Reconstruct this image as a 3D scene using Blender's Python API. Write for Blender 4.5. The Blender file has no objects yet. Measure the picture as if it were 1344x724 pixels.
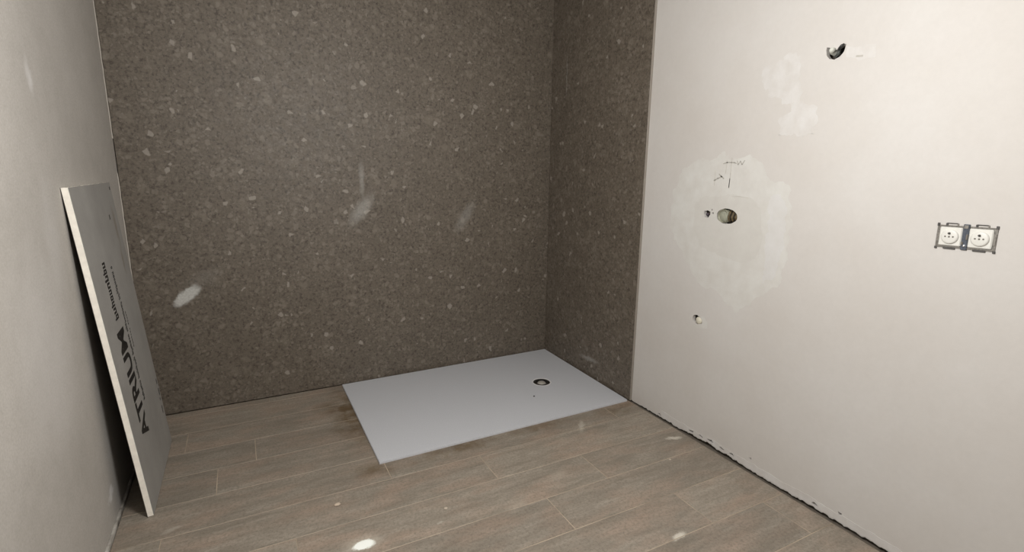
import bpy, bmesh, math, random
from mathutils import Vector, Matrix, noise
from mathutils.geometry import tessellate_polygon

scene = bpy.context.scene
COL = scene.collection
rnd = random.Random(7)

# ------------------------------------------------------------------ camera
CAM_LOC = Vector((-1.8465, -2.9921, 1.2680))
YAW, PITCH, ROLL = 0.4840, -0.2051, 0.0135
f = Vector((math.sin(YAW)*math.cos(PITCH), math.cos(YAW)*math.cos(PITCH), math.sin(PITCH)))
r = Vector((math.cos(YAW), -math.sin(YAW), 0.0))
u = r.cross(f)
rr = math.cos(ROLL)*r + math.sin(ROLL)*u
uu = -math.sin(ROLL)*r + math.cos(ROLL)*u
cd = bpy.data.cameras.new('camera')
cd.sensor_width = 36.0
cd.lens = 674.26/1344*36.0
cd.clip_start = 0.02
cam = bpy.data.objects.new('camera', cd)
COL.objects.link(cam)
m = Matrix((rr, uu, -f)).transposed().to_4x4()
m.translation = CAM_LOC
cam.matrix_world = m
scene.camera = cam

# ------------------------------------------------------------------ light
world = bpy.data.worlds.new('world')
scene.world = world
world.use_nodes = True
world.node_tree.nodes['Background'].inputs['Color'].default_value = (0.9, 0.95, 1.0, 1)
world.node_tree.nodes['Background'].inputs['Strength'].default_value = 0.05

# the room's bare hanging lamp, above the frame in the middle of the room
ld = bpy.data.lights.new('hanging_lamp_light', 'POINT')
ld.energy = 74.0
ld.shadow_soft_size = 0.16
ld.color = (1.0, 0.985, 0.96)
lo = bpy.data.objects.new('hanging_lamp_light', ld)
COL.objects.link(lo)
lo.location = (-1.34, -2.20, 1.66)

scene.view_settings.view_transform = 'Standard'
scene.view_settings.look = 'None'
scene.view_settings.gamma = 1.0
scene.view_settings.use_curve_mapping = False
scene.view_settings.exposure = 0.0

# ------------------------------------------------------------------ helpers
def lin(c):
    return tuple(((v/255)/12.92 if v/255 <= 0.04045 else ((v/255+0.055)/1.055)**2.4) for v in c)

def rgba(c, k=1.0):
    l = lin(c)
    return (l[0]*k, l[1]*k, l[2]*k, 1.0)

def link_obj(name, me, mat=None, parent=None, loc=None):
    o = bpy.data.objects.new(name, me)
    COL.objects.link(o)
    if mat is not None and me is not None:
        me.materials.clear()
        me.materials.append(mat)
    if loc is not None:
        o.location = loc
    if parent is not None:
        o.parent = parent
    return o

def bm_obj(name, bm, mat, parent=None, loc=None, smooth=False):
    bmesh.ops.recalc_face_normals(bm, faces=bm.faces)
    me = bpy.data.meshes.new(name)
    bm.to_mesh(me)
    bm.free()
    if smooth:
        for p in me.polygons:
            p.use_smooth = True
    return link_obj(name, me, mat, parent, loc)

def tag(o, label=None, cat=None, group=None, kind=None):
    if label: o['label'] = label
    if cat: o['category'] = cat
    if group: o['group'] = group
    if kind: o['kind'] = kind
    return o

def thing(name, label, cat, loc, group=None):
    o = bpy.data.objects.new(name, None)
    o.empty_display_size = 0.05
    COL.objects.link(o)
    o.location = loc
    return tag(o, label, cat, group)

def add_box(bm, lo, hi, bevel=0.0, segs=1):
    vs = [bm.verts.new((x, y, z)) for x in (lo[0], hi[0]) for y in (lo[1], hi[1]) for z in (lo[2], hi[2])]
    fs = [(0,1,3,2),(4,6,7,5),(0,4,5,1),(2,3,7,6),(0,2,6,4),(1,5,7,3)]
    faces = [bm.faces.new([vs[i] for i in q]) for q in fs]
    if bevel:
        es = list({e for fc in faces for e in fc.edges})
        bmesh.ops.bevel(bm, geom=es, offset=bevel, segments=segs, affect='EDGES', profile=0.5)

def extrude_poly(bm, loops, axis, a, b):
    """Polygon with holes (loops of 2-D points) extruded between a and b along an axis (0 x, 1 y, 2 z)."""
    def mk(p, t):
        if axis == 0: return (t, p[0], p[1])
        if axis == 1: return (p[0], t, p[1])
        return (p[0], p[1], t)
    L3 = [[Vector((p[0], p[1], 0)) for p in lp] for lp in loops]
    tris = tessellate_polygon(L3)
    flat = [p for lp in loops for p in lp]
    va = [bm.verts.new(mk(p, a)) for p in flat]
    vb = [bm.verts.new(mk(p, b)) for p in flat]
    for t in tris:
        try:
            bm.faces.new([va[i] for i in t])
            bm.faces.new([vb[i] for i in reversed(t)])
        except ValueError:
            pass
    k = 0
    for lp in loops:
        n = len(lp)
        for i in range(n):
            j = (i+1) % n
            try:
                bm.faces.new([va[k+i], va[k+j], vb[k+j], vb[k+i]])
            except ValueError:
                pass
        k += n

def circle(cx, cy, rx, ry=None, n=24, rot=0.0, jit=0.0, seed=0):
    ry = rx if ry is None else ry
    R = random.Random(seed)
    out = []
    for i in range(n):
        t = 2*math.pi*i/n
        k = 1 + R.uniform(-jit, jit)
        x, y = rx*k*math.cos(t), ry*k*math.sin(t)
        out.append((cx + x*math.cos(rot)-y*math.sin(rot), cy + x*math.sin(rot)+y*math.cos(rot)))
    return out

def ragged(poly, step, amp, seed=0, fine=60.0):
    """Subdivide a closed outline and push it in and out so that it reads as a hand-made edge."""
    out = []
    n = len(poly)
    for i in range(n):
        a, b = Vector(poly[i]), Vector(poly[(i+1) % n])
        d = b-a
        k = max(1, int(d.length/step))
        nn = Vector((-d.y, d.x)).normalized()
        for j in range(k):
            p = a + d*(j/k)
            w = noise.noise(Vector((p.x*fine, p.y*fine, seed*3.7))) + 0.6*noise.noise(Vector((p.x*fine*2.7, p.y*fine*2.7, seed+9)))
            p = p + nn*(amp*w)
            out.append((p.x, p.y))
    return out

def add_tube(bm, pts, rad, n=10, cap=True):
    pts = [Vector(p) for p in pts]
    rads = rad if isinstance(rad, (list, tuple)) else [rad]*len(pts)
    rings = []
    ref = Vector((0.137, 0.291, 0.947))
    for i, p in enumerate(pts):
        t = (pts[min(i+1, len(pts)-1)] - pts[max(i-1, 0)]).normalized()
        a = t.cross(ref).normalized()
        b = t.cross(a)
        rings.append([bm.verts.new(p + rads[i]*(math.cos(2*math.pi*k/n)*a + math.sin(2*math.pi*k/n)*b)) for k in range(n)])
    for i in range(len(rings)-1):
        for k in range(n):
            bm.faces.new([rings[i][k], rings[i][(k+1) % n], rings[i+1][(k+1) % n], rings[i+1][k]])
    if cap:
        bm.faces.new(rings[0][::-1])
        bm.faces.new(rings[-1])

def add_lathe(bm, prof, origin, axis, n=32, close=False):
    """Revolve (radius, height) pairs about a direction through origin."""
    axis = Vector(axis).normalized()
    a = axis.cross(Vector((0.31, 0.57, 0.76))).normalized()
    b = axis.cross(a)
    o = Vector(origin)
    rings = []
    for (rad, h) in prof:
        if rad < 1e-6:
            rings.append([bm.verts.new(o + axis*h)])
        else:
            rings.append([bm.verts.new(o + axis*h + rad*(math.cos(2*math.pi*k/n)*a + math.sin(2*math.pi*k/n)*b)) for k in range(n)])
    seq = list(range(len(rings)))
    pairs = list(zip(seq[:-1], seq[1:])) + ([(seq[-1], 0)] if close else [])
    for i, j in pairs:
        A, B = rings[i], rings[j]
        for k in range(n):
            q = [A[k % len(A)], A[(k+1) % len(A)], B[(k+1) % len(B)], B[k % len(B)]]
            q2 = []
            for v in q:
                if v not in q2: q2.append(v)
            if len(q2) > 2:
                bm.faces.new(q2)

# ------------------------------------------------------------------ materials
class Mat:
    def __init__(self, name, rough=0.6, spec=0.4, metal=0.0):
        self.m = bpy.data.materials.new(name)
        self.m.use_nodes = True
        self.nt = self.m.node_tree
        self.b = self.nt.nodes['Principled BSDF']
        self.b.inputs['Roughness'].default_value = rough
        self.b.inputs['Specular IOR Level'].default_value = spec
        self.b.inputs['Metallic'].default_value = metal
        self._pos = None
    def n(self, t, **kw):
        nd = self.nt.nodes.new(t)
        for k, v in kw.items(): setattr(nd, k, v)
        return nd
    def L(self, a, b): self.nt.links.new(a, b)
    def put(self, sock, v):
        if hasattr(v, 'is_output') or hasattr(v, 'links'): self.L(v, sock)
        else: sock.default_value = v
    @property
    def pos(self):
        if self._pos is None: self._pos = self.n('ShaderNodeNewGeometry').outputs['Position']
        return self._pos
    def scaled(self, v, s, loc=(0, 0, 0)):
        mp = self.n('ShaderNodeMapping')
        mp.inputs['Scale'].default_value = s
        mp.inputs['Location'].default_value = loc
        self.L(v, mp.inputs['Vector'])
        return mp.outputs['Vector']
    def noise(self, v, scale, detail=3.0, rough=0.55, dist=0.0, color=False):
        t = self.n('ShaderNodeTexNoise')
        t.inputs['Scale'].default_value = scale
        t.inputs['Detail'].default_value = detail
        t.inputs['Roughness'].default_value = rough
        t.inputs['Distortion'].default_value = dist
        self.L(v, t.inputs['Vector'])
        return t.outputs['Color' if color else 'Fac']
    def voronoi(self, v, scale, feature='F1', rnd=1.0):
        t = self.n('ShaderNodeTexVoronoi', feature=feature)
        t.inputs['Scale'].default_value = scale
        t.inputs['Randomness'].default_value = rnd
        self.L(v, t.inputs['Vector'])
        return t
    def math(self, op, a, b=0.0, c=0.0):
        t = self.n('ShaderNodeMath', operation=op)
        self.put(t.inputs[0], a); self.put(t.inputs[1], b); self.put(t.inputs[2], c)
        return t.outputs[0]
    def rng(self, v, a, b, c=0.0, d=1.0, smooth=False):
        t = self.n('ShaderNodeMapRange', interpolation_type='SMOOTHSTEP' if smooth else 'LINEAR')
        self.L(v, t.inputs['Value'])
        for k, x in zip(('From Min', 'From Max', 'To Min', 'To Max'), (a, b, c, d)): t.inputs[k].default_value = x
        return t.outputs['Result']
    def mix(self, fac, a, b, blend='MIX'):
        t = self.n('ShaderNodeMix', data_type='RGBA', blend_type=blend)
        self.put(t.inputs[0], fac); self.put(t.inputs[6], a); self.put(t.inputs[7], b)
        return t.outputs[2]
    def warp(self, v, scale, amp, detail=3.0):
        nz = self.noise(v, scale, detail, 0.6, color=True)
        s = self.n('ShaderNodeVectorMath', operation='SUBTRACT'); self.L(nz, s.inputs[0]); s.inputs[1].default_value = (0.5, 0.5, 0.5)
        k = self.n('ShaderNodeVectorMath', operation='SCALE'); self.L(s.outputs[0], k.inputs[0]); k.inputs['Scale'].default_value = amp
        a = self.n('ShaderNodeVectorMath', operation='ADD'); self.L(v, a.inputs[0]); self.L(k.outputs[0], a.inputs[1])
        return a.outputs[0]
    def blob(self, v, loc, rot, scale, inner=0.5):
        """Soft ellipse (1 inside, 0 outside) at a place on the surface."""
        mp = self.n('ShaderNodeMapping', vector_type='TEXTURE')
        mp.inputs['Location'].default_value = loc
        mp.inputs['Rotation'].default_value = rot
        mp.inputs['Scale'].default_value = scale
        self.L(v, mp.inputs['Vector'])
        ln = self.n('ShaderNodeVectorMath', operation='LENGTH'); self.L(mp.outputs['Vector'], ln.inputs[0])
        return self.rng(ln.outputs['Value'], inner, 1.0, 1.0, 0.0, True)
    def bump(self, h, strength, dist):
        t = self.n('ShaderNodeBump')
        t.inputs['Strength'].default_value = strength
        t.inputs['Distance'].default_value = dist
        self.L(h, t.inputs['Height'])
        self.L(t.outputs['Normal'], self.b.inputs['Normal'])
    def color(self, c, k=None):
        if k is not None:
            t = self.n('ShaderNodeMix', data_type='RGBA', blend_type='MULTIPLY')
            t.inputs[0].default_value = 1.0
            self.put(t.inputs[6], c); t.inputs[7].default_value = (k[0], k[1], k[2], 1)
            c = t.outputs[2]
        self.put(self.b.inputs['Base Color'], c)

TONE_STONE = (0.88, 0.865, 0.84)
TONE_PLASTER = (0.90, 0.92, 0.955)
TONE_RENDER = (1.36, 1.40, 1.50)
TONE_PLANK = (1.38, 1.49, 1.57)
TONE_TRAY = (0.96, 0.985, 1.0)

def plain(name, c, rough=0.6, spec=0.4, metal=0.0, var=0.08, scale=40.0):
    M = Mat(name, rough, spec, metal)
    nz = M.noise(M.pos, scale, 4.0)
    k = M.rng(nz, 0.3, 0.7)
    M.color(M.mix(k, rgba(c, 1-var), rgba(c, 1+var)))
    return M.m

# stone-look porcelain of the shower walls: pebbly conglomerate, pale chips in a taupe ground
def stone_mat(name, pale_marks, K=1.0):
    M = Mat(name, 0.34, 0.5)
    P = M.pos
    wp = M.warp(P, 24.0, 0.018)
    big = M.rng(M.noise(P, 3.2, 3.0), 0.3, 0.72)
    mid = M.rng(M.noise(P, 16.0, 5.0, 0.65), 0.3, 0.7)
    col = M.mix(mid, rgba((94, 86, 76), K), rgba((113, 104, 94), K))
    col = M.mix(M.math('MULTIPLY', big, 0.45), col, rgba((88, 80, 70), K))
    fine = M.rng(M.noise(P, 75.0, 5.0, 0.8), 0.40, 0.62)
    col = M.mix(M.math('MULTIPLY', fine, 0.55), col, rgba((132, 124, 113), K))
    gr = M.rng(M.noise(M.scaled(P, (1, 1, 1), (1.3, 8.1, 4.7)), 62.0, 4.0, 0.7), 0.52, 0.64)
    col = M.mix(M.math('MULTIPLY', gr, 0.7), col, rgba((64, 56, 48), K))
    gr2 = M.rng(M.noise(M.scaled(P, (1, 1, 1), (3.3, 5.1, 2.7)), 42.0, 4.0, 0.7), 0.58, 0.68)
    col = M.mix(M.math('MULTIPLY', gr2, 0.45), col, rgba((70, 62, 54), K))
    density = M.rng(M.noise(P, 5.0, 2.0), 0.38, 0.62, 0.0, 0.22)
    for scale, thr, edge, amt, c in ((19.0, 0.86, 0.30, 0.50, (132, 124, 113)), (33.0, 0.74, 0.24, 0.65, (140, 132, 122)),
                                      (56.0, 0.74, 0.20, 0.55, (142, 135, 125)), (100.0, 0.82, 0.16, 0.45, (146, 139, 129))):
        off = M.scaled(wp, (1, 1, 1), (scale*0.13, scale*0.31, scale*0.07))
        v1 = M.voronoi(off, scale)
        sep = M.n('ShaderNodeSeparateColor'); M.L(v1.outputs['Color'], sep.inputs[0])
        ve = M.voronoi(off, scale, 'DISTANCE_TO_EDGE')
        inside = M.rng(ve.outputs['Distance'], edge*0.4, edge)
        pick = M.math('ADD', sep.outputs[0], density)
        chip = M.rng(pick, thr+0.10, thr+0.13)
        tone = M.rng(sep.outputs[1], 0.0, 1.0, 0.15, 1.0)
        fac = M.math('MULTIPLY', M.math('MULTIPLY', chip, inside), M.math('MULTIPLY', tone, amt))
        col = M.mix(fac, col, rgba(c, K))
    # a few very pale chips
    off = M.scaled(wp, (1, 1, 1), (4.1, 2.2, 7.7))
    v1 = M.voronoi(off, 36.0); sep = M.n('ShaderNodeSeparateColor'); M.L(v1.outputs['Color'], sep.inputs[0])
    ve = M.voronoi(off, 36.0, 'DISTANCE_TO_EDGE')
    fac = M.math('MULTIPLY', M.rng(sep.outputs[2], 0.975, 0.98), M.rng(ve.outputs['Distance'], 0.1, 0.2))
    col = M.mix(M.math('MULTIPLY', fac, 0.7), col, rgba((168, 162, 154), K))
    # pale soft-edged streaks laid over the slab, dried grout haze among them
    sw = M.warp(P, 30.0, 0.035)
    for loc, rot, sc, inner, amt in pale_marks:
        b = M.blob(sw, loc, rot, sc, inner)
        tex = M.rng(M.noise(P, 120.0, 3.0), 0.25, 0.6, 0.65, 1.0)
        col = M.mix(M.math('MULTIPLY', M.math('MULTIPLY', b, tex), amt), col, rgba((212, 214, 212)))
    M.color(col, TONE_STONE)
    M.put(M.b.inputs['Roughness'], M.rng(M.noise(P, 30.0, 3.0), 0.3, 0.7, 0.5, 0.62))
    M.bump(M.noise(P, 140.0, 2.0), 0.06, 0.002)
    return M.m

R45 = math.radians(36)
STONE_BACK = stone_mat('stone_slab_back', [
    ((-2.129, 0, 0.618), (0, -math.radians(37), 0), (0.088, 9, 0.036), 0.55, 0.95),
    ((-2.05, 0, 0.70), (0, -math.radians(30), 0), (0.15, 9, 0.06), 0.1, 0.07),
    ((-1.245, 0, 1.03), (0, -math.radians(52), 0), (0.145, 9, 0.055), 0.15, 0.34),
    ((-1.235, 0, 1.20), (0, math.radians(90), 0), (0.13, 9, 0.022), 0.2, 0.26),
    ((-0.612, 0, 0.972), (0, -math.radians(55), 0), (0.15, 9, 0.05), 0.15, 0.2),
])
STONE_RIGHT = stone_mat('stone_slab_right', [
    ((0, -0.53, 0.115), (-math.radians(4), 0, 0), (9, 0.13, 0.022), 0.2, 0.36),
    ((0, -0.171, 1.84), (0, 0, 0), (9, 0.006, 0.17), 0.3, 0.30),
])

# painted plaster of the right wall
def plaster(name, base, alt, speck=True, rough=0.85, scale=1.6):
    M = Mat(name, rough, 0.25)
    P = M.pos
    a = M.rng(M.noise(P, scale, 4.0, 0.6), 0.3, 0.7)
    c = M.mix(a, rgba(base), rgba(alt))
    b = M.rng(M.noise(P, 55.0, 4.0, 0.65), 0.3, 0.7)
    c = M.mix(M.math('MULTIPLY', b, 0.10), c, rgba(tuple(v*0.86 for v in base)))
    if speck:
        v = M.voronoi(P, 9.0)
        d = M.rng(v.outputs['Distance'], 0.016, 0.026, 1.0, 0.0)
        sep = M.n('ShaderNodeSeparateColor'); M.L(v.outputs['Color'], sep.inputs[0])
        d = M.math('MULTIPLY', d, M.rng(sep.outputs[0], 0.8, 0.82))
        c = M.mix(M.math('MULTIPLY', d, 0.55), c, rgba((120, 108, 96)))
    M.color(c, TONE_PLASTER)
    M.bump(M.noise(P, 220.0, 3.0, 0.7), 0.12, 0.002)
    return M.m

PLASTER = plaster('painted_plaster', (212, 205, 196), (220, 215, 208))
FILLER = plaster('filler_outer', (216, 211, 202), (225, 222, 214), False, scale=14.0)
FILLER_IN = plaster('filler_inner', (214, 209, 200), (220, 216, 207), False, scale=14.0)
FILLER_BRIGHT = plaster('filler_bright', (219, 215, 208), (226, 223, 218), False, scale=14.0)
FILLER_FAINT = plaster('filler_faint', (214, 208, 200), (225, 221, 215), False, scale=18.0)
CEIL = plaster('ceiling_paint', (205, 200, 194), (210, 206, 200), False)
RUBBLE = plain('raw_masonry', (92, 84, 76), 0.95, 0.1, var=0.35, scale=60)

# bare cement render of the left wall
def render_mat():
    M = Mat('cement_render', 0.8, 0.3)
    P = M.pos
    a = M.rng(M.noise(P, 2.4, 5.0, 0.6), 0.3, 0.7)
    c = M.mix(a, rgba((152, 146, 136)), rgba((168, 162, 152)))
    b = M.rng(M.noise(P, 160.0, 3.0, 0.7), 0.35, 0.68)
    c = M.mix(M.math('MULTIPLY', b, 0.5), c, rgba((132, 125, 114)))
    d = M.rng(M.noise(P, 22.0, 5.0, 0.7), 0.3, 0.7)
    c = M.mix(M.math('MULTIPLY', d, 0.3), c, rgba((172, 166, 156)))
    w = M.warp(P, 12.0, 0.09)
    for loc, sc, amt in (((-2.343, -1.02, 1.50), (9, 0.035, 0.07), 0.35), ((-2.343, -0.90, 0.115), (9, 0.055, 0.022), 0.5),
                         ((-2.343, -1.25, 0.75), (9, 0.30, 0.40), 0.16), ((-2.343, -1.05, 1.05), (9, 0.10, 0.22), 0.12)):
        c = M.mix(M.math('MULTIPLY', M.blob(w, loc, (0, 0, 0), sc, 0.1), amt), c, rgba((206, 202, 196)))
    M.color(c, TONE_RENDER)
    M.bump(M.noise(P, 120.0, 4.0, 0.7), 0.15, 0.002)
    return M.m
RENDER = render_mat()

# wood-look porcelain plank: grain along x, a tone of its own for each plank, damp stains round the tray
def plank_mat():
    M = Mat('wood_look_plank', 0.5, 0.5)
    P = M.pos
    oi = M.n('ShaderNodeObjectInfo')
    off = M.n('ShaderNodeCombineXYZ')
    M.L(M.math('MULTIPLY', oi.outputs['Random'], 37.0), off.inputs[0])
    M.L(M.math('MULTIPLY', oi.outputs['Random'], 11.0), off.inputs[2])
    ad = M.n('ShaderNodeVectorMath', operation='ADD'); M.L(P, ad.inputs[0]); M.L(off.outputs[0], ad.inputs[1])
    Q = ad.outputs[0]
    g1 = M.rng(M.noise(M.scaled(Q, (2.2, 16, 1)), 1.6, 5.0, 0.62, 0.6), 0.28, 0.72)
    c = M.mix(g1, rgba((108, 96, 83)), rgba((148, 135, 121)))
    g2 = M.rng(M.noise(M.scaled(Q, (3.0, 60, 1)), 2.2, 4.0, 0.6, 0.3), 0.5, 0.72)
    c = M.mix(M.math('MULTIPLY', g2, 0.45), c, rgba((104, 92, 79)))
    warm = M.rng(M.noise(M.scaled(Q, (2.5, 6, 1)), 1.8, 2.0), 0.45, 0.7)
    c = M.mix(M.math('MULTIPLY', warm, 0.6), c, rgba((150, 124, 106)))
    fine = M.rng(M.noise(P, 210.0, 3.0, 0.7), 0.35, 0.68)
    c = M.mix(M.math('MULTIPLY', fine, 0.22), c, rgba((158, 148, 135)))
    mot = M.rng(M.noise(M.scaled(Q, (1, 2.2, 1)), 17.0, 5.0, 0.7), 0.32, 0.68)
    c = M.mix(M.math('MULTIPLY', mot, 0.45), c, rgba((108, 97, 85)))
    gn = M.rng(M.noise(P, 95.0, 4.0, 0.75), 0.46, 0.66)
    c = M.mix(M.math('MULTIPLY', gn, 0.6), c, rgba((96, 85, 73)))
    tone = M.rng(oi.outputs['Random'], 0.0, 1.0, 0.9, 1.08)
    mul = M.n('ShaderNodeVectorMath', operation='SCALE'); M.L(c, mul.inputs[0]); M.L(tone, mul.inputs['Scale'])
    c = mul.outputs[0]
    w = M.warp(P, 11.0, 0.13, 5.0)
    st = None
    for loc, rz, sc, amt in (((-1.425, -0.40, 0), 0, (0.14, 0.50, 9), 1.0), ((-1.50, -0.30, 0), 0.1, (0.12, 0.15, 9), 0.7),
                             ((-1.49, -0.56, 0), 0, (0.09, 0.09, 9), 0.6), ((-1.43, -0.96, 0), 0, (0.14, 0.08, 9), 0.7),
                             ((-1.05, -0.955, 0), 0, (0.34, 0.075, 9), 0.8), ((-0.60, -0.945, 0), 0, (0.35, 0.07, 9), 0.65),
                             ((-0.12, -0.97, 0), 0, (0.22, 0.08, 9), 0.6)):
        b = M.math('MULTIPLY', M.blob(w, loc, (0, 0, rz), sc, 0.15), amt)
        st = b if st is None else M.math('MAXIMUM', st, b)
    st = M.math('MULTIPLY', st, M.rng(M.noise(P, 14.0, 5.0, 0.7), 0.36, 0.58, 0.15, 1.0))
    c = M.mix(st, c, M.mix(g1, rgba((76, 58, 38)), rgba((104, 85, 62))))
    # plaster dust on the planks, and a white spot with soft pale surround
    w2 = M.warp(P, 40.0, 0.03)
    for loc, rz, sc, inner, amt in (((-1.572, -1.402, 0), 0.05, (0.042, 0.026, 9), 0.62, 1.0),
                                    ((-1.572, -1.395, 0), 0.05, (0.10, 0.06, 9), 0.0, 0.30),
                                    ((-0.078, -1.34, 0), -0.25, (0.055, 0.020, 9), 0.3, 0.55), ((-0.565, -1.855, 0), 0.2, (0.045, 0.018, 9), 0.3, 0.6),
                                    ((-0.41, -1.04, 0), -0.62, (0.022, 0.09, 9), 0.2, 0.25), ((-1.30, -1.41, 0), 0.3, (0.015, 0.012, 9), 0.2, 0.25),
                                    ((-1.0, -1.45, 0), 0.3, (0.08, 0.04, 9), 0.0, 0.12), ((-0.75, -1.35, 0), 0.3, (0.07, 0.04, 9), 0.0, 0.10),
                                    ((-2.16, -1.02, 0), 0.3, (0.05, 0.02, 9), 0.1, 0.2)):
        c = M.mix(M.math('MULTIPLY', M.blob(w2, loc, (0, 0, rz), sc, inner), amt), c, rgba((232, 230, 222) if loc[1] == -1.402 else (204, 192, 176)))
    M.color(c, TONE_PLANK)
    M.put(M.b.inputs['Roughness'], M.rng(g1, 0.0, 1.0, 0.5, 0.62))
    M.bump(M.noise(M.scaled(Q, (6, 90, 1)), 2.0, 4.0, 0.6), 0.10, 0.002)
    return M.m
PLANK = plank_mat()
GROUT = plain('beige_grout', (172, 158, 140), 0.9, 0.2, var=0.30, scale=7)

# ------------------------------------------------------------------ the room
XL, XR, YN, ZC, YE = -2.3428, 0.0116, -4.3, 2.5, -0.9255

bm = bmesh.new(); add_box(bm, (XL-0.15, YN-0.1, -0.10), (0.12, 0.12, -0.010))
screed = bm_obj('floor', bm, plain('screed', (120, 112, 102), 0.95, 0.1, var=0.2))
tag(screed, kind='structure')

# grout bed between the planks
bm = bmesh.new(); add_box(bm, (XL+0.012, YN, -0.010), (-0.002, -0.003, -0.0009))
bm_obj('grout', bm, GROUT, screed)

# planks, laid in rows along x, each its own piece
G = 0.0014
joints = {1: -1.31, 2: -2.164, 3: -1.881, 4: -2.028, 5: -0.185, 6: -0.988, 7: -0.573, 8: -0.874, 9: -0.400, 10: -0.125, 11: -0.70, 12: -0.31,
          13: -1.1, 14: -0.5, 15: -0.9, 16: -0.2, 17: -0.75, 18: -1.0, 19: -0.4, 20: -0.8, 21: -0.6}
X0, X1 = XL+0.010, -0.001
row = 0
y_hi = -0.004
while y_hi > YN+0.01:
    y_lo = max(-0.0624-0.2*row, YN)
    j = joints.get(row, -0.6)
    cuts = [X0]
    k = j
    while k > X0: k -= 1.2
    k += 1.2
    while k < X1:
        if k - X0 > 0.01: cuts.append(k)
        k += 1.2
    cuts.append(X1)
    for a, b in zip(cuts[:-1], cuts[1:]):
        bm = bmesh.new()
        dz = rnd.uniform(-0.0003, 0.0)
        add_box(bm, (-(b-a)/2+G, -(y_hi-y_lo)/2+G, -0.0085), ((b-a)/2-G, (y_hi-y_lo)/2-G, dz))
        bmesh.ops.bevel(bm, geom=[e for e in bm.edges if all(v.co.z > -0.004 for v in e.verts)], offset=0.0008, segments=1, affect='EDGES')
        bm_obj('plank', bm, PLANK, screed, ((a+b)/2, (y_hi+y_lo)/2, 0))
    y_hi = y_lo
    row += 1

# back wall: one big slab on masonry
bm = bmesh.new(); add_box(bm, (XL-0.15, 0.012, -0.02), (0.12, 0.15, ZC))
wb = bm_obj('wall_back', bm, RUBBLE); tag(wb, kind='structure')
bm = bmesh.new(); add_box(bm, (XL+0.004, 0.0, 0.003), (0.0, 0.012, ZC), 0.0008)
tag(bm_obj('stone_slab', bm, STONE_BACK, wb), 'taupe pebbly stone slab of the back wall')

# right wall: masonry, stone slab over the tray, painted plaster with holes beyond it
bm = bmesh.new(); add_box(bm, (0.07, YN, -0.02), (0.12, 0.012, ZC))
wr = bm_obj('wall_right', bm, RUBBLE); tag(wr, kind='structure')
drill = [circle(-0.398, 1.137, 0.0065, n=12), circle(-0.55, 1.130, 0.008, n=12)]
bm = bmesh.new(); extrude_poly(bm, [[(YE+0.002, 0.003), (0.0, 0.003), (0.0, ZC), (YE+0.002, ZC)]] + drill, 0, 0.0, 0.011)
tag(bm_obj('stone_slab', bm, STONE_RIGHT, wr), 'narrow taupe stone slab beside the tray')
bm = bmesh.new(); extrude_poly(bm, [[(YE+0.0025, 0.0), (0.0, 0.0), (0.0, ZC), (YE+0.0025, ZC)]] + drill, 0, 0.0115, 0.069)
bm_obj('backing', bm, RUBBLE, wr)

# ragged lower edge of the plaster, a hand's-breadth gap to the planks
gap_pts = [(-0.93, 0.003), (-1.0, 0.006), (-1.10, 0.007), (-1.21, 0.009), (-1.25, 0.004), (-1.30, 0.009), (-1.36, 0.020), (-1.40, 0.016), (-1.47, 0.030),
           (-1.52, 0.018), (-1.60, 0.022), (-1.66, 0.012), (-1.8, 0.008), (-1.9, 0.011), (-1.98, 0.017), (-2.02, 0.011), (-2.1, 0.012), (-2.2, 0.012),
           (-2.3, 0.022), (-2.4, 0.016), (-2.6, 0.012), (-3.0, 0.016), (-4.3, 0.012)]
def gap_z(y):
    for (y1, z1), (y2, z2) in zip(gap_pts[:-1], gap_pts[1:]):
        if y2 <= y <= y1:
            t = (y1-y)/(y1-y2)
            z = 0.6*(z1+(z2-z1)*t)
            z += 0.005*noise.noise(Vector((y*55, 0.3, 1))) + 0.004*noise.noise(Vector((y*160, 2.3, 5)))
            return max(0.0015, z)
    return 0.01
bottom = []
y = YE
while y > YN:
    bottom.append((y, gap_z(y)))
    y -= 0.006
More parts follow.
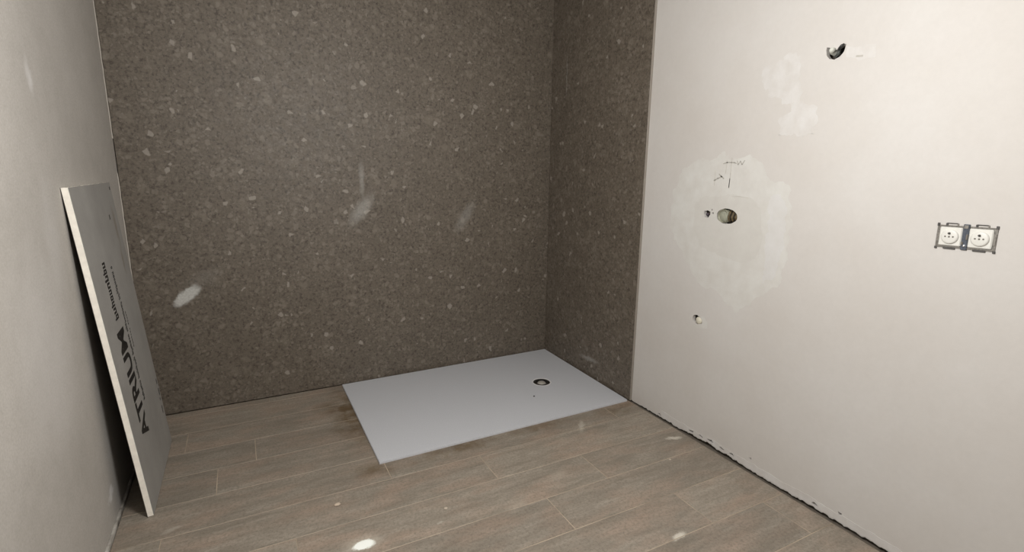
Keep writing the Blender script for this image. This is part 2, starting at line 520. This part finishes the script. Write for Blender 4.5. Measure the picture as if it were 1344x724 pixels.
holes = {
    'upper': ragged([(-1.797, 1.697), (-1.808, 1.695), (-1.819, 1.685), (-1.832, 1.684), (-1.842, 1.692), (-1.862, 1.692), (-1.860, 1.676), (-1.848, 1.660), (-1.830, 1.652), (-1.812, 1.657), (-1.800, 1.672)], 0.004, 0.002, 1, 90),
    'drain': ragged(circle(-1.448, 1.080, 0.054, 0.033, 26), 0.006, 0.0025, 2, 90),
    'supply': ragged([(-1.322, 1.094), (-1.342, 1.098), (-1.358, 1.094), (-1.357, 1.078), (-1.345, 1.064), (-1.330, 1.066), (-1.322, 1.078)], 0.004, 0.002, 3, 90),
    'chip_a': circle(-1.366, 1.102, 0.005, 0.004, 8, jit=0.25, seed=4),
    'chip_b': circle(-1.372, 1.087, 0.0055, 0.004, 8, jit=0.25, seed=5),
    'low': ragged(circle(-1.338, 0.585, 0.030, 0.021, 20, rot=0.3), 0.004, 0.003, 6, 90),
    'bottom_a': circle(-1.693, 0.058, 0.006, 0.005, 8, jit=0.3, seed=7),
    'foot_a': circle(-1.145, 0.0165, 0.011, 0.0045, 9, jit=0.3, seed=21),
    'foot_b': circle(-1.365, 0.0265, 0.016, 0.0060, 9, jit=0.3, seed=22),
    'foot_c': circle(-1.425, 0.0285, 0.011, 0.0050, 9, jit=0.35, seed=23),
    'foot_d': circle(-1.480, 0.0330, 0.017, 0.0070, 10, jit=0.35, seed=24),
    'foot_e': circle(-1.545, 0.0280, 0.013, 0.0050, 9, jit=0.35, seed=25),
    'foot_f': circle(-1.600, 0.0290, 0.012, 0.0060, 9, jit=0.35, seed=26),
    'foot_g': circle(-1.985, 0.0240, 0.012, 0.0055, 9, jit=0.35, seed=27),
    'bottom_b': circle(-2.075, 0.043, 0.008, 0.0055, 8, jit=0.3, seed=8),
}
outer = bottom + [(YN, 0.012), (YN, ZC), (YE, ZC)]
bm = bmesh.new()
extrude_poly(bm, [outer] + list(holes.values()), 0, XR, 0.030)
bm_obj('plaster_coat', bm, PLASTER, wr)
# masonry behind the plaster, with pockets where the pipes come out
pockets = [circle(-1.83, 1.675, 0.05, 0.04, 16), circle(-1.448, 1.080, 0.066, 0.045, 20), circle(-1.340, 1.082, 0.030, 0.030, 14), circle(-1.338, 0.585, 0.04, 0.03, 14)]
bm = bmesh.new()
extrude_poly(bm, [[(YE+0.002, 0.03), (YE+0.002, ZC), (YN, ZC), (YN, 0.03)]] + pockets, 0, 0.0302, 0.0695)
bm_obj('backing', bm, RUBBLE, wr)

# filler patches, a skim proud of the plaster
def patch(outline, holes_, mat, proud, name='filler_patch', step=0.006, amp=0.016, seed=0, fine=26.0, label=None):
    bm = bmesh.new()
    extrude_poly(bm, [ragged(outline, step, amp, seed, fine)] + holes_, 0, XR-proud, XR-proud+0.0002)
    o = bm_obj(name, bm, mat, wr)
    if label: o['label'] = label
    return o
big = [(-1.125, 1.169), (-1.177, 1.278), (-1.268, 1.329), (-1.342, 1.318), (-1.391, 1.353), (-1.434, 1.327), (-1.534, 1.338), (-1.591, 1.304), (-1.634, 1.234),
       (-1.689, 1.235), (-1.714, 1.218), (-1.73, 1.167), (-1.75, 1.088), (-1.747, 0.94), (-1.725, 0.839), (-1.667, 0.786), (-1.61, 0.73), (-1.54, 0.679),
       (-1.476, 0.705), (-1.421, 0.748), (-1.323, 0.756), (-1.264, 0.826), (-1.236, 0.865), (-1.17, 0.93), (-1.123, 0.992)]
HB = [holes['drain'], holes['supply'], holes['chip_a'], holes['chip_b']]
patch(big, HB, FILLER, 0.0004, seed=3, label='pale irregular filler patch round the pipe outlets')
inner = [(-1.264, 1.12), (-1.318, 1.157), (-1.461, 1.171), (-1.556, 1.164), (-1.614, 1.121), (-1.628, 1.015), (-1.612, 0.918), (-1.552, 0.892), (-1.432, 0.906), (-1.322, 0.925), (-1.267, 1.007)]
patch(inner, HB, FILLER_IN, 0.0007, seed=5, amp=0.008)
patch([(-1.645, 1.175), (-1.695, 1.195), (-1.718, 1.13), (-1.728, 0.97), (-1.70, 0.856), (-1.655, 0.825), (-1.65, 0.953)], [], FILLER_BRIGHT, 0.0007, seed=6, amp=0.014)
patch([(-1.542, 1.69), (-1.565, 1.664), (-1.638, 1.702), (-1.702, 1.669), (-1.727, 1.574), (-1.727, 1.534), (-1.777, 1.502), (-1.797, 1.435), (-1.791, 1.401),
       (-1.707, 1.413), (-1.644, 1.408), (-1.644, 1.459), (-1.688, 1.511), (-1.627, 1.544), (-1.566, 1.579)], [], FILLER_FAINT, 0.0004, seed=8, amp=0.022,
      label='faint brushed filler smear on the upper plaster')
patch([(-1.868, 1.69), (-1.90, 1.682), (-1.96, 1.678), (-1.965, 1.64), (-1.91, 1.635), (-1.87, 1.655)], [], FILLER_FAINT, 0.0004, seed=9, amp=0.006)
patch([(-1.352, 0.602), (-1.375, 0.612), (-1.40, 0.585), (-1.40, 0.56), (-1.37, 0.55), (-1.34, 0.545), (-1.32, 0.556), (-1.345, 0.566), (-1.3695, 0.575), (-1.371, 0.59)], [], FILLER, 0.0004, seed=10, amp=0.003, step=0.008)

# pale rough lip of plaster along the foot of the wall
lip_lo = [(-1.16-0.012*i, gap_z(-1.16-0.012*i)+0.0035) for i in range(130)]
lip_hi = [(y_, 0.040+0.010*noise.noise(Vector((y_*9, 3, 1)))+0.006*noise.noise(Vector((y_*40, 7, 1)))) for (y_, z_) in lip_lo]
bm = bmesh.new()
extrude_poly(bm, [lip_lo+lip_hi[::-1]] + [holes[k] for k in ('foot_b', 'foot_c', 'foot_d', 'foot_e', 'foot_f', 'foot_g')], 0, XR-0.0016, XR-0.0002)
bm_obj('plaster_lip', bm, FILLER_FAINT, wr)

# pencil marks on the filler
PENCIL = plain('pencil', (176, 173, 165), 0.7, 0.3)
PENCIL_F = plain('pencil_faint', (198, 195, 187), 0.7, 0.3)
def stroke(pts, w, mat=None, proud=0.0012):
    bm = bmesh.new()
    for a, b in zip(pts[:-1], pts[1:]):
        a, b = Vector(a), Vector(b)
        d = (b-a).normalized()
        n = Vector((-d.y, d.x))*w/2
        q = [a-n-d*w*0.3, b-n+d*w*0.3, b+n+d*w*0.3, a+n-d*w*0.3]
        extrude_poly(bm, [[(p.x, p.y) for p in q]], 0, XR-proud, XR-proud+0.0003)
    return bm_obj('pencil_mark', bm, mat or PENCIL, wr)
stroke([(-1.446, 1.328), (-1.446, 1.26), (-1.444, 1.203)], 0.0032, PENCIL_F)
stroke([(-1.445, 1.240), (-1.444, 1.203)], 0.004)
stroke([(-1.405, 1.303), (-1.425, 1.308), (-1.46, 1.307), (-1.47, 1.304)], 0.0042)
stroke([(-1.422, 1.315), (-1.420, 1.262)], 0.003, PENCIL_F)
stroke([(-1.474, 1.314), (-1.480, 1.299), (-1.490, 1.312), (-1.499, 1.299), (-1.510, 1.315)], 0.0036)
stroke([(-1.365, 1.272), (-1.367, 1.210)], 0.0032, PENCIL_F)
stroke([(-1.362, 1.230), (-1.382, 1.240), (-1.404, 1.248)], 0.005)
stroke([(-1.387, 1.258), (-1.398, 1.250), (-1.413, 1.240)], 0.005)
stroke([(-1.466, 1.1655), (-1.50, 1.168), (-1.545, 1.164)], 0.0022, PENCIL_F)
stroke([(-1.904, 1.651), (-1.923, 1.649)], 0.006, plain('grey_scuff', (182, 178, 171), 0.8, 0.2))

# stone slab's metal edge strip between tile and plaster
bm = bmesh.new(); add_box(bm, (-0.0012, YE-0.001, 0.003), (0.0112, YE+0.002, ZC), 0.0004)
tag(bm_obj('trim_1', bm, plain('edge_profile', (150, 143, 134), 0.45, 0.5, 0.0, 0.05)), kind='structure')

# left wall, ceiling and the wall behind the photographer
bm = bmesh.new(); add_box(bm, (XL-0.12, YN, 0.008), (XL, 0.010, ZC))
tag(bm_obj('wall_left', bm, RENDER), kind='structure')
bm = bmesh.new(); add_box(bm, (XL-0.12, YN-0.1, -0.02), (0.12, YN, ZC))
tag(bm_obj('wall_near', bm, CEIL), kind='structure')
bm = bmesh.new(); add_box(bm, (XL-0.12, YN-0.1, ZC), (0.12, 0.15, ZC+0.1))
tag(bm_obj('ceiling', bm, CEIL), kind='structure')

# pale foam edge strip between the left wall and the planks, torn along its top
bm = bmesh.new()
prof = [(YN, -0.009), (-0.003, -0.009)]
y = -0.003
while y > YN:
    prof.append((y, 0.009+0.005*noise.noise(Vector((y*14, 1.1, 0)))+0.003*noise.noise(Vector((y*60, 4.1, 0)))))
    y -= 0.012
prof.append((YN, 0.008))
extrude_poly(bm, [prof], 0, XL+0.0005, XL+0.0085)
def strip_mat():
    M = Mat('foam_strip', 0.8, 0.3)
    nz = M.rng(M.noise(M.scaled(M.pos, (1, 14, 30)), 1.0, 4.0), 0.35, 0.65)
    M.color(M.mix(nz, rgba((128, 122, 114)), rgba((206, 202, 194))))
    return M.m
tag(bm_obj('trim_2', bm, strip_mat()), kind='structure')

# plaster bead in the left corner, missing higher up where the joint gapes
BEAD = plain('corner_bead', (196, 190, 180), 0.8, 0.3)
bm = bmesh.new()
prof = []
z = 0.70
while z <= 1.235:
    prof.append((XL+0.0030+0.0015*noise.noise(Vector((z*30, 0, 0))), z)); z += 0.02
prof += [(XL, 1.235), (XL, 0.70)]
extrude_poly(bm, [prof], 1, -0.004, -0.0005)
tag(bm_obj('trim_3', bm, BEAD), kind='structure')
bm = bmesh.new()
prof = []
z = 1.38
while z <= ZC:
    prof.append((XL+0.003+0.0012*noise.noise(Vector((z*30, 0, 0))), z)); z += 0.02
prof += [(XL, ZC), (XL, 1.38)]
extrude_poly(bm, [prof], 1, -0.003, -0.0005)
tag(bm_obj('trim_4', bm, BEAD), kind='structure')

# ------------------------------------------------------------------ shower tray
TZ = 0.012
DX, DY = -0.327, -0.505
def tray_mat():
    M = Mat('tray_white', 0.5, 0.4)
    P = M.pos
    a = M.rng(M.noise(P, 260.0, 3.0, 0.7), 0.3, 0.7)
    b = M.rng(M.noise(P, 3.0, 3.0), 0.3, 0.7)
    c = M.mix(a, rgba((198, 198, 202)), rgba((216, 216, 220)))
    c = M.mix(M.math('MULTIPLY', b, 0.25), c, rgba((206, 206, 208)))
    M.color(c, TONE_TRAY)
    M.bump(M.noise(P, 180.0, 3.0, 0.6), 0.15, 0.001)
    return M.m
TRAY = tray_mat()
t = thing('shower_tray', 'flat white rectangular shower tray set in the tiled corner', 'shower tray', (-0.7, -0.48, 0.0))
def rel(o, pts3): return [tuple(Vector(p)-o.location) for p in pts3]
ox, oy = t.location.x, t.location.y
quad = [(-1.407, -0.022), (-0.006, -0.010), (-0.017, -0.921), (-1.406, -0.937)]
quad = [(a-ox, b-oy) for a, b in quad]
bm = bmesh.new()
hole = circle(DX-ox, DY-oy, 0.051, n=48)
extrude_poly(bm, [quad, hole], 2, 0.0005, TZ)
bmesh.ops.recalc_face_normals(bm, faces=bm.faces)
es = [e for e in bm.edges if all(abs(v.co.z-TZ) < 1e-6 for v in e.verts) and len(e.link_faces) == 2 and any(abs(fc.normal.z) < 0.5 for fc in e.link_faces) and e.calc_length() > 0.1]
bmesh.ops.bevel(bm, geom=es, offset=0.0022, segments=2, affect='EDGES')
bm_obj('tray_body', bm, TRAY, t)
bm = bmesh.new()
add_lathe(bm, [(0.0505, 0.0015), (0.0505, TZ+0.0002), (0.053, TZ+0.0012), (0.057, TZ+0.0009), (0.059, TZ+0.0001)], (DX-ox, DY-oy, 0), (0, 0, 1), 48)
dr = bm_obj('drain_rim', bm, plain('rim_white', (226, 226, 226), 0.35, 0.5, var=0.02), t, smooth=True); dr['label'] = 'raised white rim round the waste hole'
bm = bmesh.new()
add_lathe(bm, [(0.0500, 0.0006), (0.0500, 0.0116), (0.047, 0.0122), (0.037, 0.0118), (0.031, 0.0080), (0.029, 0.0012)], (DX-ox, DY-oy, 0), (0, 0, 1), 40)
dg = bm_obj('drain_gasket', bm, plain('black_rubber', (30, 28, 26), 0.45, 0.5, var=0.2), t, smooth=True); dg['label'] = 'black rubber gasket'
bm = bmesh.new()
add_lathe(bm, [(0.0, 0.0135), (0.012, 0.0130), (0.020, 0.0112), (0.0250, 0.0075), (0.0270, 0.0008)], (DX-ox, DY-oy, 0), (0, 0, 1), 32)
dc = bm_obj('drain_core', bm, plain('drain_grey', (168, 164, 156), 0.4, 0.5, var=0.2, scale=70), t, smooth=True); dc['label'] = 'pale grey drain core'
LUG = plain('lug_grey', (96, 92, 86), 0.5, 0.5)
for k in range(5):
    a = 2*math.pi*k/5
    bm = bmesh.new(); add_box(bm, (-0.002, -0.002, 0.010), (0.002, 0.002, 0.0135), 0.0006)
    bm_obj('drain_lug', bm, LUG, t, (DX-ox+0.041*math.cos(a), DY-oy+0.041*math.sin(a), 0))

# grit and plaster crumbs
def crumb(name, x, y, z, s, c, label, seed, cat):
    bm = bmesh.new()
    bmesh.ops.create_icosphere(bm, subdivisions=2, radius=1.0)
    for v in bm.verts:
        k = 1+0.35*noise.noise(v.co*1.7+Vector((seed*5.1, seed, 2)))
        v.co = Vector((v.co.x*s[0]*k, v.co.y*s[1]*k, max(v.co.z, -0.25)*s[2]*k))
    zmin = min(v.co.z for v in bm.verts)
    for v in bm.verts: v.co.z -= zmin
    tag(bm_obj(name, bm, plain(name+'_mat', c, 0.85, 0.2, var=0.1), None, (x, y, z), True), label, cat)
crumb('grit_crumb', -0.469, -0.660, TZ, (0.005, 0.005, 0.004), (48, 44, 40), 'tiny dark grit crumb on the white tray below the drain', 1, 'debris')
crumb('plaster_crumb', -1.615, -1.139, 0, (0.013, 0.010, 0.005), (196, 180, 162), 'pale plaster crumb on the plank floor above the white spot', 2, 'debris')
crumb('plaster_crumb', -1.252, -1.345, 0, (0.008, 0.007, 0.004), (190, 178, 162), 'tiny pale plaster crumb on planks below the front of the tray', 3, 'debris')
crumb('plaster_crumb', -0.235, -1.475, 0, (0.007, 0.006, 0.004), (186, 174, 160), 'tiny pale plaster crumb on planks near the right wall', 4, 'debris')

# ------------------------------------------------------------------ leaning board
BL, BW, BT = 1.197, 0.592, 0.020
board = thing('building_board', 'grey leaning board with cream edge and printed black lettering against left wall', 'board', (-2.226, -0.905, 0.0))
LEAN = math.asin((2.343-0.0008-2.226-BT*0.997)/BL)
board.rotation_euler = (0, -LEAN, 0)
# local frame: y along the width, z up the board, x out of its face
def board_mat():
    M = Mat('board_face', 0.6, 0.35)
    P = M.pos
    a = M.rng(M.noise(P, 6.0, 4.0), 0.3, 0.7)
    c = M.mix(a, rgba((146, 144, 140)), rgba((162, 160, 156)))
    b = M.rng(M.noise(P, 130.0, 3.0, 0.7), 0.3, 0.7)
    c = M.mix(M.math('MULTIPLY', b, 0.25), c, rgba((134, 131, 126)))
    w = M.warp(P, 14.0, 0.06)
    for loc, sc, amt in (((-2.31, -0.385, 1.02), (9, 0.030, 0.11), 0.5), ((-2.30, -0.40, 0.88), (9, 0.022, 0.09), 0.5)):
        c = M.mix(M.math('MULTIPLY', M.blob(w, loc, (0, 0, 0), sc, 0.1), amt), c, rgba((112, 96, 76)))
    M.color(c)
    return M.m
CORE = plain('board_core', (250, 245, 234), 0.8, 0.2, var=0.07, scale=50)
def core_poly(w0, w1, h0, h1, seed):
    return ragged([(w0, h0), (w1, h0), (w1, h1), (w0, h1)], 0.02, 0.0008, seed, 45)
bm = bmesh.new(); extrude_poly(bm, [core_poly(0, BW, 0.003, BL, 1)], 0, -BT+0.0012, -0.0010)
bm_obj('core', bm, CORE, board)['label'] = 'cream core showing at the cut edge'
bm = bmesh.new(); extrude_poly(bm, [core_poly(0, BW, 0.003, BL, 2)], 0, -0.0009, 0.0)
face = bm_obj('face_sheet', bm, board_mat(), board); face['label'] = 'grey printed face sheet'
bm = bmesh.new(); extrude_poly(bm, [core_poly(0, BW, 0.003, BL, 3)], 0, -BT, -BT+0.0011)
bm_obj('back_sheet', bm, plain('board_back', (96, 93, 88), 0.7, 0.3), board)
INK = plain('black_ink', (34, 32, 30), 0.6, 0.3, var=0.2)
INK2 = plain('grey_ink', (58, 55, 52), 0.6, 0.3, var=0.3)
def text_mesh(s, size, offset=0.0, shear=0.0):
    cu = bpy.data.curves.new('txt', 'FONT')
    cu.body = s; cu.size = size; cu.offset = offset; cu.shear = shear; cu.extrude = 0.0002
    cu.resolution_u = 3
    ob = bpy.data.objects.new('txt', cu)
    COL.objects.link(ob)
    dg_ = bpy.context.evaluated_depsgraph_get()
    me = bpy.data.meshes.new_from_object(ob.evaluated_get(dg_))
    bpy.data.objects.remove(ob)
    bpy.data.curves.remove(cu)
    return me
def print_on_board(me, base_y, v0, v1, cap):
    """Text reading up the board: letters' tops towards the near edge."""
    xs = [v.co.x for v in me.vertices]; ys = [v.co.y for v in me.vertices]
    ax, bx, ay, by = min(xs), max(xs), min(ys), max(ys)
    for v in me.vertices:
        s = (v.co.x-ax)/(bx-ax); h = (v.co.y-ay)/(by-ay)
        v.co = Vector((0.0003 + v.co.z, base_y - h*cap, v0 + s*(v1-v0)))
    me.update()
    return me
me = print_on_board(text_mesh('ATRIUM', 0.12, 0.0035), 0.905-0.670, 0.235, 0.672, 0.112)
link_obj('lettering', me, INK, face)['label'] = 'large black capitals reading ATRIUM up the board'
# smaller print, too small to read in the photograph: rows of dark glyph-like dabs
def dabs(base_y, v0, v1, h, wmin, wmax, gap, mat, seed, name='small_print', words=7):
    R = random.Random(seed)
    bm = bmesh.new()
    v = v0
    k = 0
    while v < v1:
        w = R.uniform(wmin, wmax)
        top = h*R.choice((0.72, 0.72, 1.0))
        b0 = base_y - R.choice((0, 0, 0, -0.2))*h
        st = min(w*0.36, h*0.42)
        add_box(bm, (0.0001, b0-top, v), (0.0005, b0, v+st))
        add_box(bm, (0.0001, b0-h*0.72, v+w-st), (0.0005, b0, v+w))
        q = R.random()
        if q < 0.6: add_box(bm, (0.0001, b0-h*0.72, v+st), (0.0005, b0-h*0.52, v+w-st))
        if q > 0.35: add_box(bm, (0.0001, b0-h*0.2, v+st), (0.0005, b0, v+w-st))
        v += w+gap
        k += 1
        if k % words == 0: v += gap*3
    return bm_obj(name, bm, mat, face)
dabs(0.905-0.705, 0.712, 0.905, 0.052, 0.015, 0.024, 0.004, INK, 11, words=10)
dabs(0.905-0.612, 0.350, 0.660, 0.026, 0.007, 0.011, 0.003, INK, 12)
dabs(0.905-0.605, 0.672, 0.780, 0.024, 0.007, 0.011, 0.003, INK, 13)
dabs(0.905-0.612, 0.790, 0.890, 0.028, 0.008, 0.011, 0.003, INK, 14)
dabs(0.905-0.575, 0.560, 0.700, 0.014, 0.005, 0.009, 0.004, INK2, 15)
for yy, a, b in ((0.905-0.337, 0.300, 0.325), (0.905-0.335, 0.245, 0.28), (0.905-0.345, 0.225, 0.238), (0.905-0.350, 0.165, 0.20),
                 (0.905-0.335, 1.165, 1.180), (0.905-0.455, 1.055, 1.075)):
    bm = bmesh.new()
    extrude_poly(bm, [ragged([(yy-0.007, a), (yy+0.006, a+0.002), (yy+0.008, b), (yy-0.005, b-0.002)], 0.004, 0.002, int(a*100), 120)], 0, 0.0001, 0.0005)
    bm_obj('edge_mark', bm, INK2, face)

# ------------------------------------------------------------------ double socket without its cover
S0 = Vector((XR, -2.2880, 1.0905))
sk = thing('double_power_socket', 'white double power socket without cover plate in its metal frame', 'socket', S0)
sk.rotation_euler = (math.radians(-1.2), 0, 0)
STEEL = plain('zinc_frame', (134, 130, 124), 0.45, 0.5, 0.35, var=0.25, scale=200)
STEEL_D = plain('dark_frame', (84, 82, 80), 0.5, 0.5, 0.3, var=0.3, scale=200)
BLUE = plain('blue_grey_clip', (82, 88, 98), 0.4, 0.5, 0.2, var=0.3, scale=150)
WHITE = plain('socket_white', (222, 221, 215), 0.4, 0.5, var=0.02)
DARK = plain('pin_dark', (112, 107, 100), 0.6, 0.4)
def bx(name, y0, y1, z0, z1, x0, x1, mat, parent, bev=0.0008):
    bm = bmesh.new(); add_box(bm, (-x1, y0, z0), (-x0, y1, z1), bev)
    return bm_obj(name, bm, mat, parent)
bx('back_plate', -0.068, 0.068, -0.033, 0.033, -0.004, 0.0012, STEEL, sk)  # zinc-coloured plate behind the frame and both inserts
for c in (0.0355, -0.0355):
    ins = bx('socket_insert', c-0.0275, c+0.0275, -0.0275, 0.0275, 0.001, 0.0065, WHITE, sk, 0.0025)
    bm = bmesh.new()
    add_lathe(bm, [(0.0, 0.0125), (0.0165, 0.0125), (0.0195, 0.0118), (0.0212, 0.0100), (0.0218, 0.0060)], (0, 0, 0), (-1, 0, 0), 36)
    dsk = bm_obj('socket_face', bm, WHITE, ins, (0, c, 0.0), True)
    for (py, pz, pr) in ((0.0095, 0.0, 0.0024), (0.0, -0.0004, 0.0026), (-0.0095, 0.0, 0.0024)):
        bm = bmesh.new(); add_lathe(bm, [(0.0, 0.0), (pr, 0.0), (pr, 0.0004), (0.0, 0.0004)], (0, 0, 0), (-1, 0, 0), 12)
        bm_obj('pin_hole', bm, DARK, ins, (-0.0125, c+py, pz))
    bm = bmesh.new(); add_lathe(bm, [(0.0030, 0.0), (0.0030, 0.005), (0.002, 0.0068), (0.0, 0.0072)], (0, 0, 0), (-1, 0, 0), 12)
    bm_obj('earth_pin', bm, STEEL_D, ins, (-0.0120, c, 0.0100), True)
    # top spring loop of the frame (three little bars round a slot) and the dark lower bar
    bx('frame_loop', c-0.0135, c+0.0135, 0.0375, 0.0400, 0.0006, 0.0035, STEEL_D, sk, 0.0005)
    bx('frame_loop', c-0.0155, c-0.0120, 0.0315, 0.0390, 0.0006, 0.0035, STEEL, sk, 0.0005)
    bx('frame_loop', c+0.0105, c+0.0155, 0.0315, 0.0390, 0.0006, 0.0035, STEEL_D, sk, 0.0005)
    bx('frame_bar', c-0.029, c+0.029, 0.0295, 0.0318, 0.0006, 0.0028, STEEL, sk, 0.0005)
    bx('frame_bar', c-0.031, c+0.031, -0.0335, -0.0305, 0.0006, 0.0030, STEEL, sk, 0.0005)
    bx('frame_loop', c-0.0150, c+0.0150, -0.0375, -0.0315, 0.0008, 0.0042, STEEL_D, sk, 0.0008)
for s in (1, -1):
    bx('frame_side', s*0.0690-0.002, s*0.0690+0.002, -0.0375, 0.0375, 0.0006, 0.0032, STEEL, sk, 0.0006)
    bx('frame_side', s*0.0665-0.0035, s*0.0665+0.0035, -0.017, 0.017, 0.0006, 0.0048, STEEL, sk, 0.0008)
    bx('frame_corner', s*0.0690-0.0032, s*0.0690+0.0032, -0.0385, -0.0315, 0.0008, 0.0040, STEEL_D, sk, 0.0008)
    bx('frame_corner', s*0.0690-0.0030, s*0.0690+0.0030, 0.0290, 0.0385, 0.0008, 0.0042, STEEL_D, sk, 0.0008)
cl = bx('link_clip', -0.0075, 0.0075, -0.036, 0.0385, 0.0006, 0.0060, BLUE, sk, 0.0012); cl['label'] = 'blue-grey link clip between the two sockets'
bx('claw', -0.0072, -0.0030, -0.006, 0.010, 0.006, 0.0090, DARK, cl, 0.0006)
bx('claw', 0.0020, 0.0070, -0.021, -0.012, 0.006, 0.0090, DARK, cl, 0.0006)
bx('claw', -0.0055, 0.0050, 0.026, 0.036, 0.006, 0.0085, STEEL, cl, 0.0006)
bm = bmesh.new(); add_lathe(bm, [(0.0036, 0.0), (0.0036, 0.002), (0.0024, 0.0034), (0.0, 0.0038)], (0, 0, 0), (-1, 0, 0), 16)
bm_obj('screw', bm, plain('bright_screw', (230, 232, 236), 0.18, 0.6, 0.8, var=0.02), cl, (-0.0060, -0.001, -0.0235), True)

# ------------------------------------------------------------------ pipe outlets in the plaster
# waste outlet: grey-green pipe end beside a ribbed brown rubber sleeve
wo = thing('waste_pipe', 'oval grey-green waste pipe outlet in the filler patch', 'pipe', (XR, -1.448, 1.080))
PIPE = plain('pipe_greygreen', (140, 139, 122), 0.45, 0.5, var=0.15, scale=60)
BROWN = plain('pipe_brown', (96, 84, 62), 0.6, 0.4, var=0.35, scale=90)
DARKP = plain('pipe_dark', (52, 47, 40), 0.7, 0.3, var=0.3, scale=80)
bm = bmesh.new()
add_lathe(bm, [(0.0, -0.020), (0.024, -0.020), (0.0245, -0.001), (0.0285, -0.0005), (0.0290, -0.030)], (0, 0, 0), (-1, 0, 0), 32)
bm_obj('pipe_end', bm, PIPE, wo, (0, 0.022, -0.001), True)
bm = bmesh.new()
add_lathe(bm, [(0.0, -0.006), (0.018, -0.005), (0.0235, -0.009)], (0, 0, 0), (-1, 0, 0), 28)
bm_obj('pipe_plug', bm, plain('plug_pale', (156, 157, 141), 0.5, 0.4, var=0.12, scale=70), wo, (0, 0.022, 0.0), True)
for k, (dy, rad, x, mt) in enumerate(((-0.010, 0.024, 0.002, BROWN), (-0.020, 0.0215, 0.004, DARKP), (-0.029, 0.023, 0.001, BROWN), (-0.038, 0.020, 0.004, DARKP), (-0.046, 0.016, 0.003, BROWN))):
    bm = bmesh.new()
    add_tube(bm, [(x+0.010, dy, -rad), (x, dy-0.001, -rad*0.5), (x-0.003, dy-0.001, 0), (x, dy-0.001, rad*0.5), (x+0.010, dy, rad)], [0.004, 0.0055, 0.006, 0.0055, 0.004], 8)
    bm_obj('sleeve_rib', bm, mt, wo, None, True)
bm = bmesh.new(); add_box(bm, (0.012, -0.052, -0.026), (0.040, 0.0, 0.026), 0.004)
bm_obj('sleeve', bm, DARKP, wo)

# small supply hole beside it
sp = thing('supply_pipe', 'dark broken supply hole left of the waste pipe', 'pipe', (XR, -1.340, 1.082))
bm = bmesh.new(); add_lathe(bm, [(0.004, -0.045), (0.0065, -0.045), (0.0065, -0.010), (0.004, -0.010), (0.004, -0.03)], (0, 0, 0), (-1, 0, 0), 16)
bm_obj('pipe_stub', bm, plain('stub_dark', (78, 66, 62), 0.5, 0.4, var=0.2), sp, (0, -0.003, 0.004), True)
bm = bmesh.new(); add_tube(bm, [(0.045, 0.008, -0.006), (0.02, 0.007, -0.004), (0.006, 0.006, -0.002)], 0.0055, 10)
bm_obj('pipe_sleeve', bm, plain('sleeve_violet', (92, 84, 92), 0.6, 0.3, var=0.2), sp, None, True)

# lower stub with a pale plug
ls = thing('capped_pipe', 'pale plug in a small broken hole low on the plaster', 'pipe', (XR, -1.338, 0.585))
bm = bmesh.new(); add_lathe(bm, [(0.0, 0.005), (0.010, 0.0045), (0.0165, 0.001), (0.0175, -0.008), (0.0175, -0.045)], (0, 0, 0), (-1, 0, 0), 24)
bm_obj('plug', bm, plain('plug_cream', (218, 213, 196), 0.5, 0.4, var=0.06), ls, (0, -0.0085, -0.001), True)
bm = bmesh.new(); add_tube(bm, [(0.045, 0.018, -0.006), (0.018, 0.0175, -0.004), (0.010, 0.017, -0.002)], 0.006, 10)
bm_obj('pipe_stub', bm, plain('stub_grey', (108, 102, 98), 0.5, 0.4, var=0.2), ls, None, True)

# upper hole: pale conduit and a black cable coming out of it
up = thing('lamp_conduit', 'pale conduit and black cable poking from a hole high on plaster', 'cable', (XR, -1.832, 1.675))
bm = bmesh.new(); add_tube(bm, [(0.045, 0.012, 0.002), (0.020, 0.013, 0.003), (0.004, 0.013, 0.005), (-0.008, 0.010, 0.009), (-0.014, 0.004, 0.008)], [0.0105, 0.0105, 0.010, 0.009, 0.0085], 14)
bm_obj('conduit', bm, plain('conduit_pale', (202, 203, 194), 0.5, 0.4, var=0.08, scale=90), up, None, True)
bm = bmesh.new(); add_tube(bm, [(0.04, -0.010, 0.004), (0.012, -0.012, 0.004), (-0.006, -0.015, 0.003), (-0.014, -0.020, 0.009), (-0.016, -0.027, 0.016), (-0.012, -0.033, 0.020)], [0.0055, 0.0055, 0.0055, 0.005, 0.0045, 0.0035], 10)
bm_obj('cable', bm, plain('cable_black', (30, 31, 31), 0.45, 0.5, var=0.2), up, None, True)
bm = bmesh.new(); add_tube(bm, [(0.03, 0.0, -0.010), (0.008, 0.0, -0.013), (-0.006, -0.004, -0.015), (-0.010, -0.014, -0.008), (-0.012, -0.019, 0.002)], [0.004]*5, 10)
bm_obj('cable', bm, plain('cable_grey', (58, 62, 60), 0.45, 0.5, var=0.2), up, None, True)

for o in list(bpy.data.objects):
    if o.name.startswith('grout'): o['kind'] = 'structure'
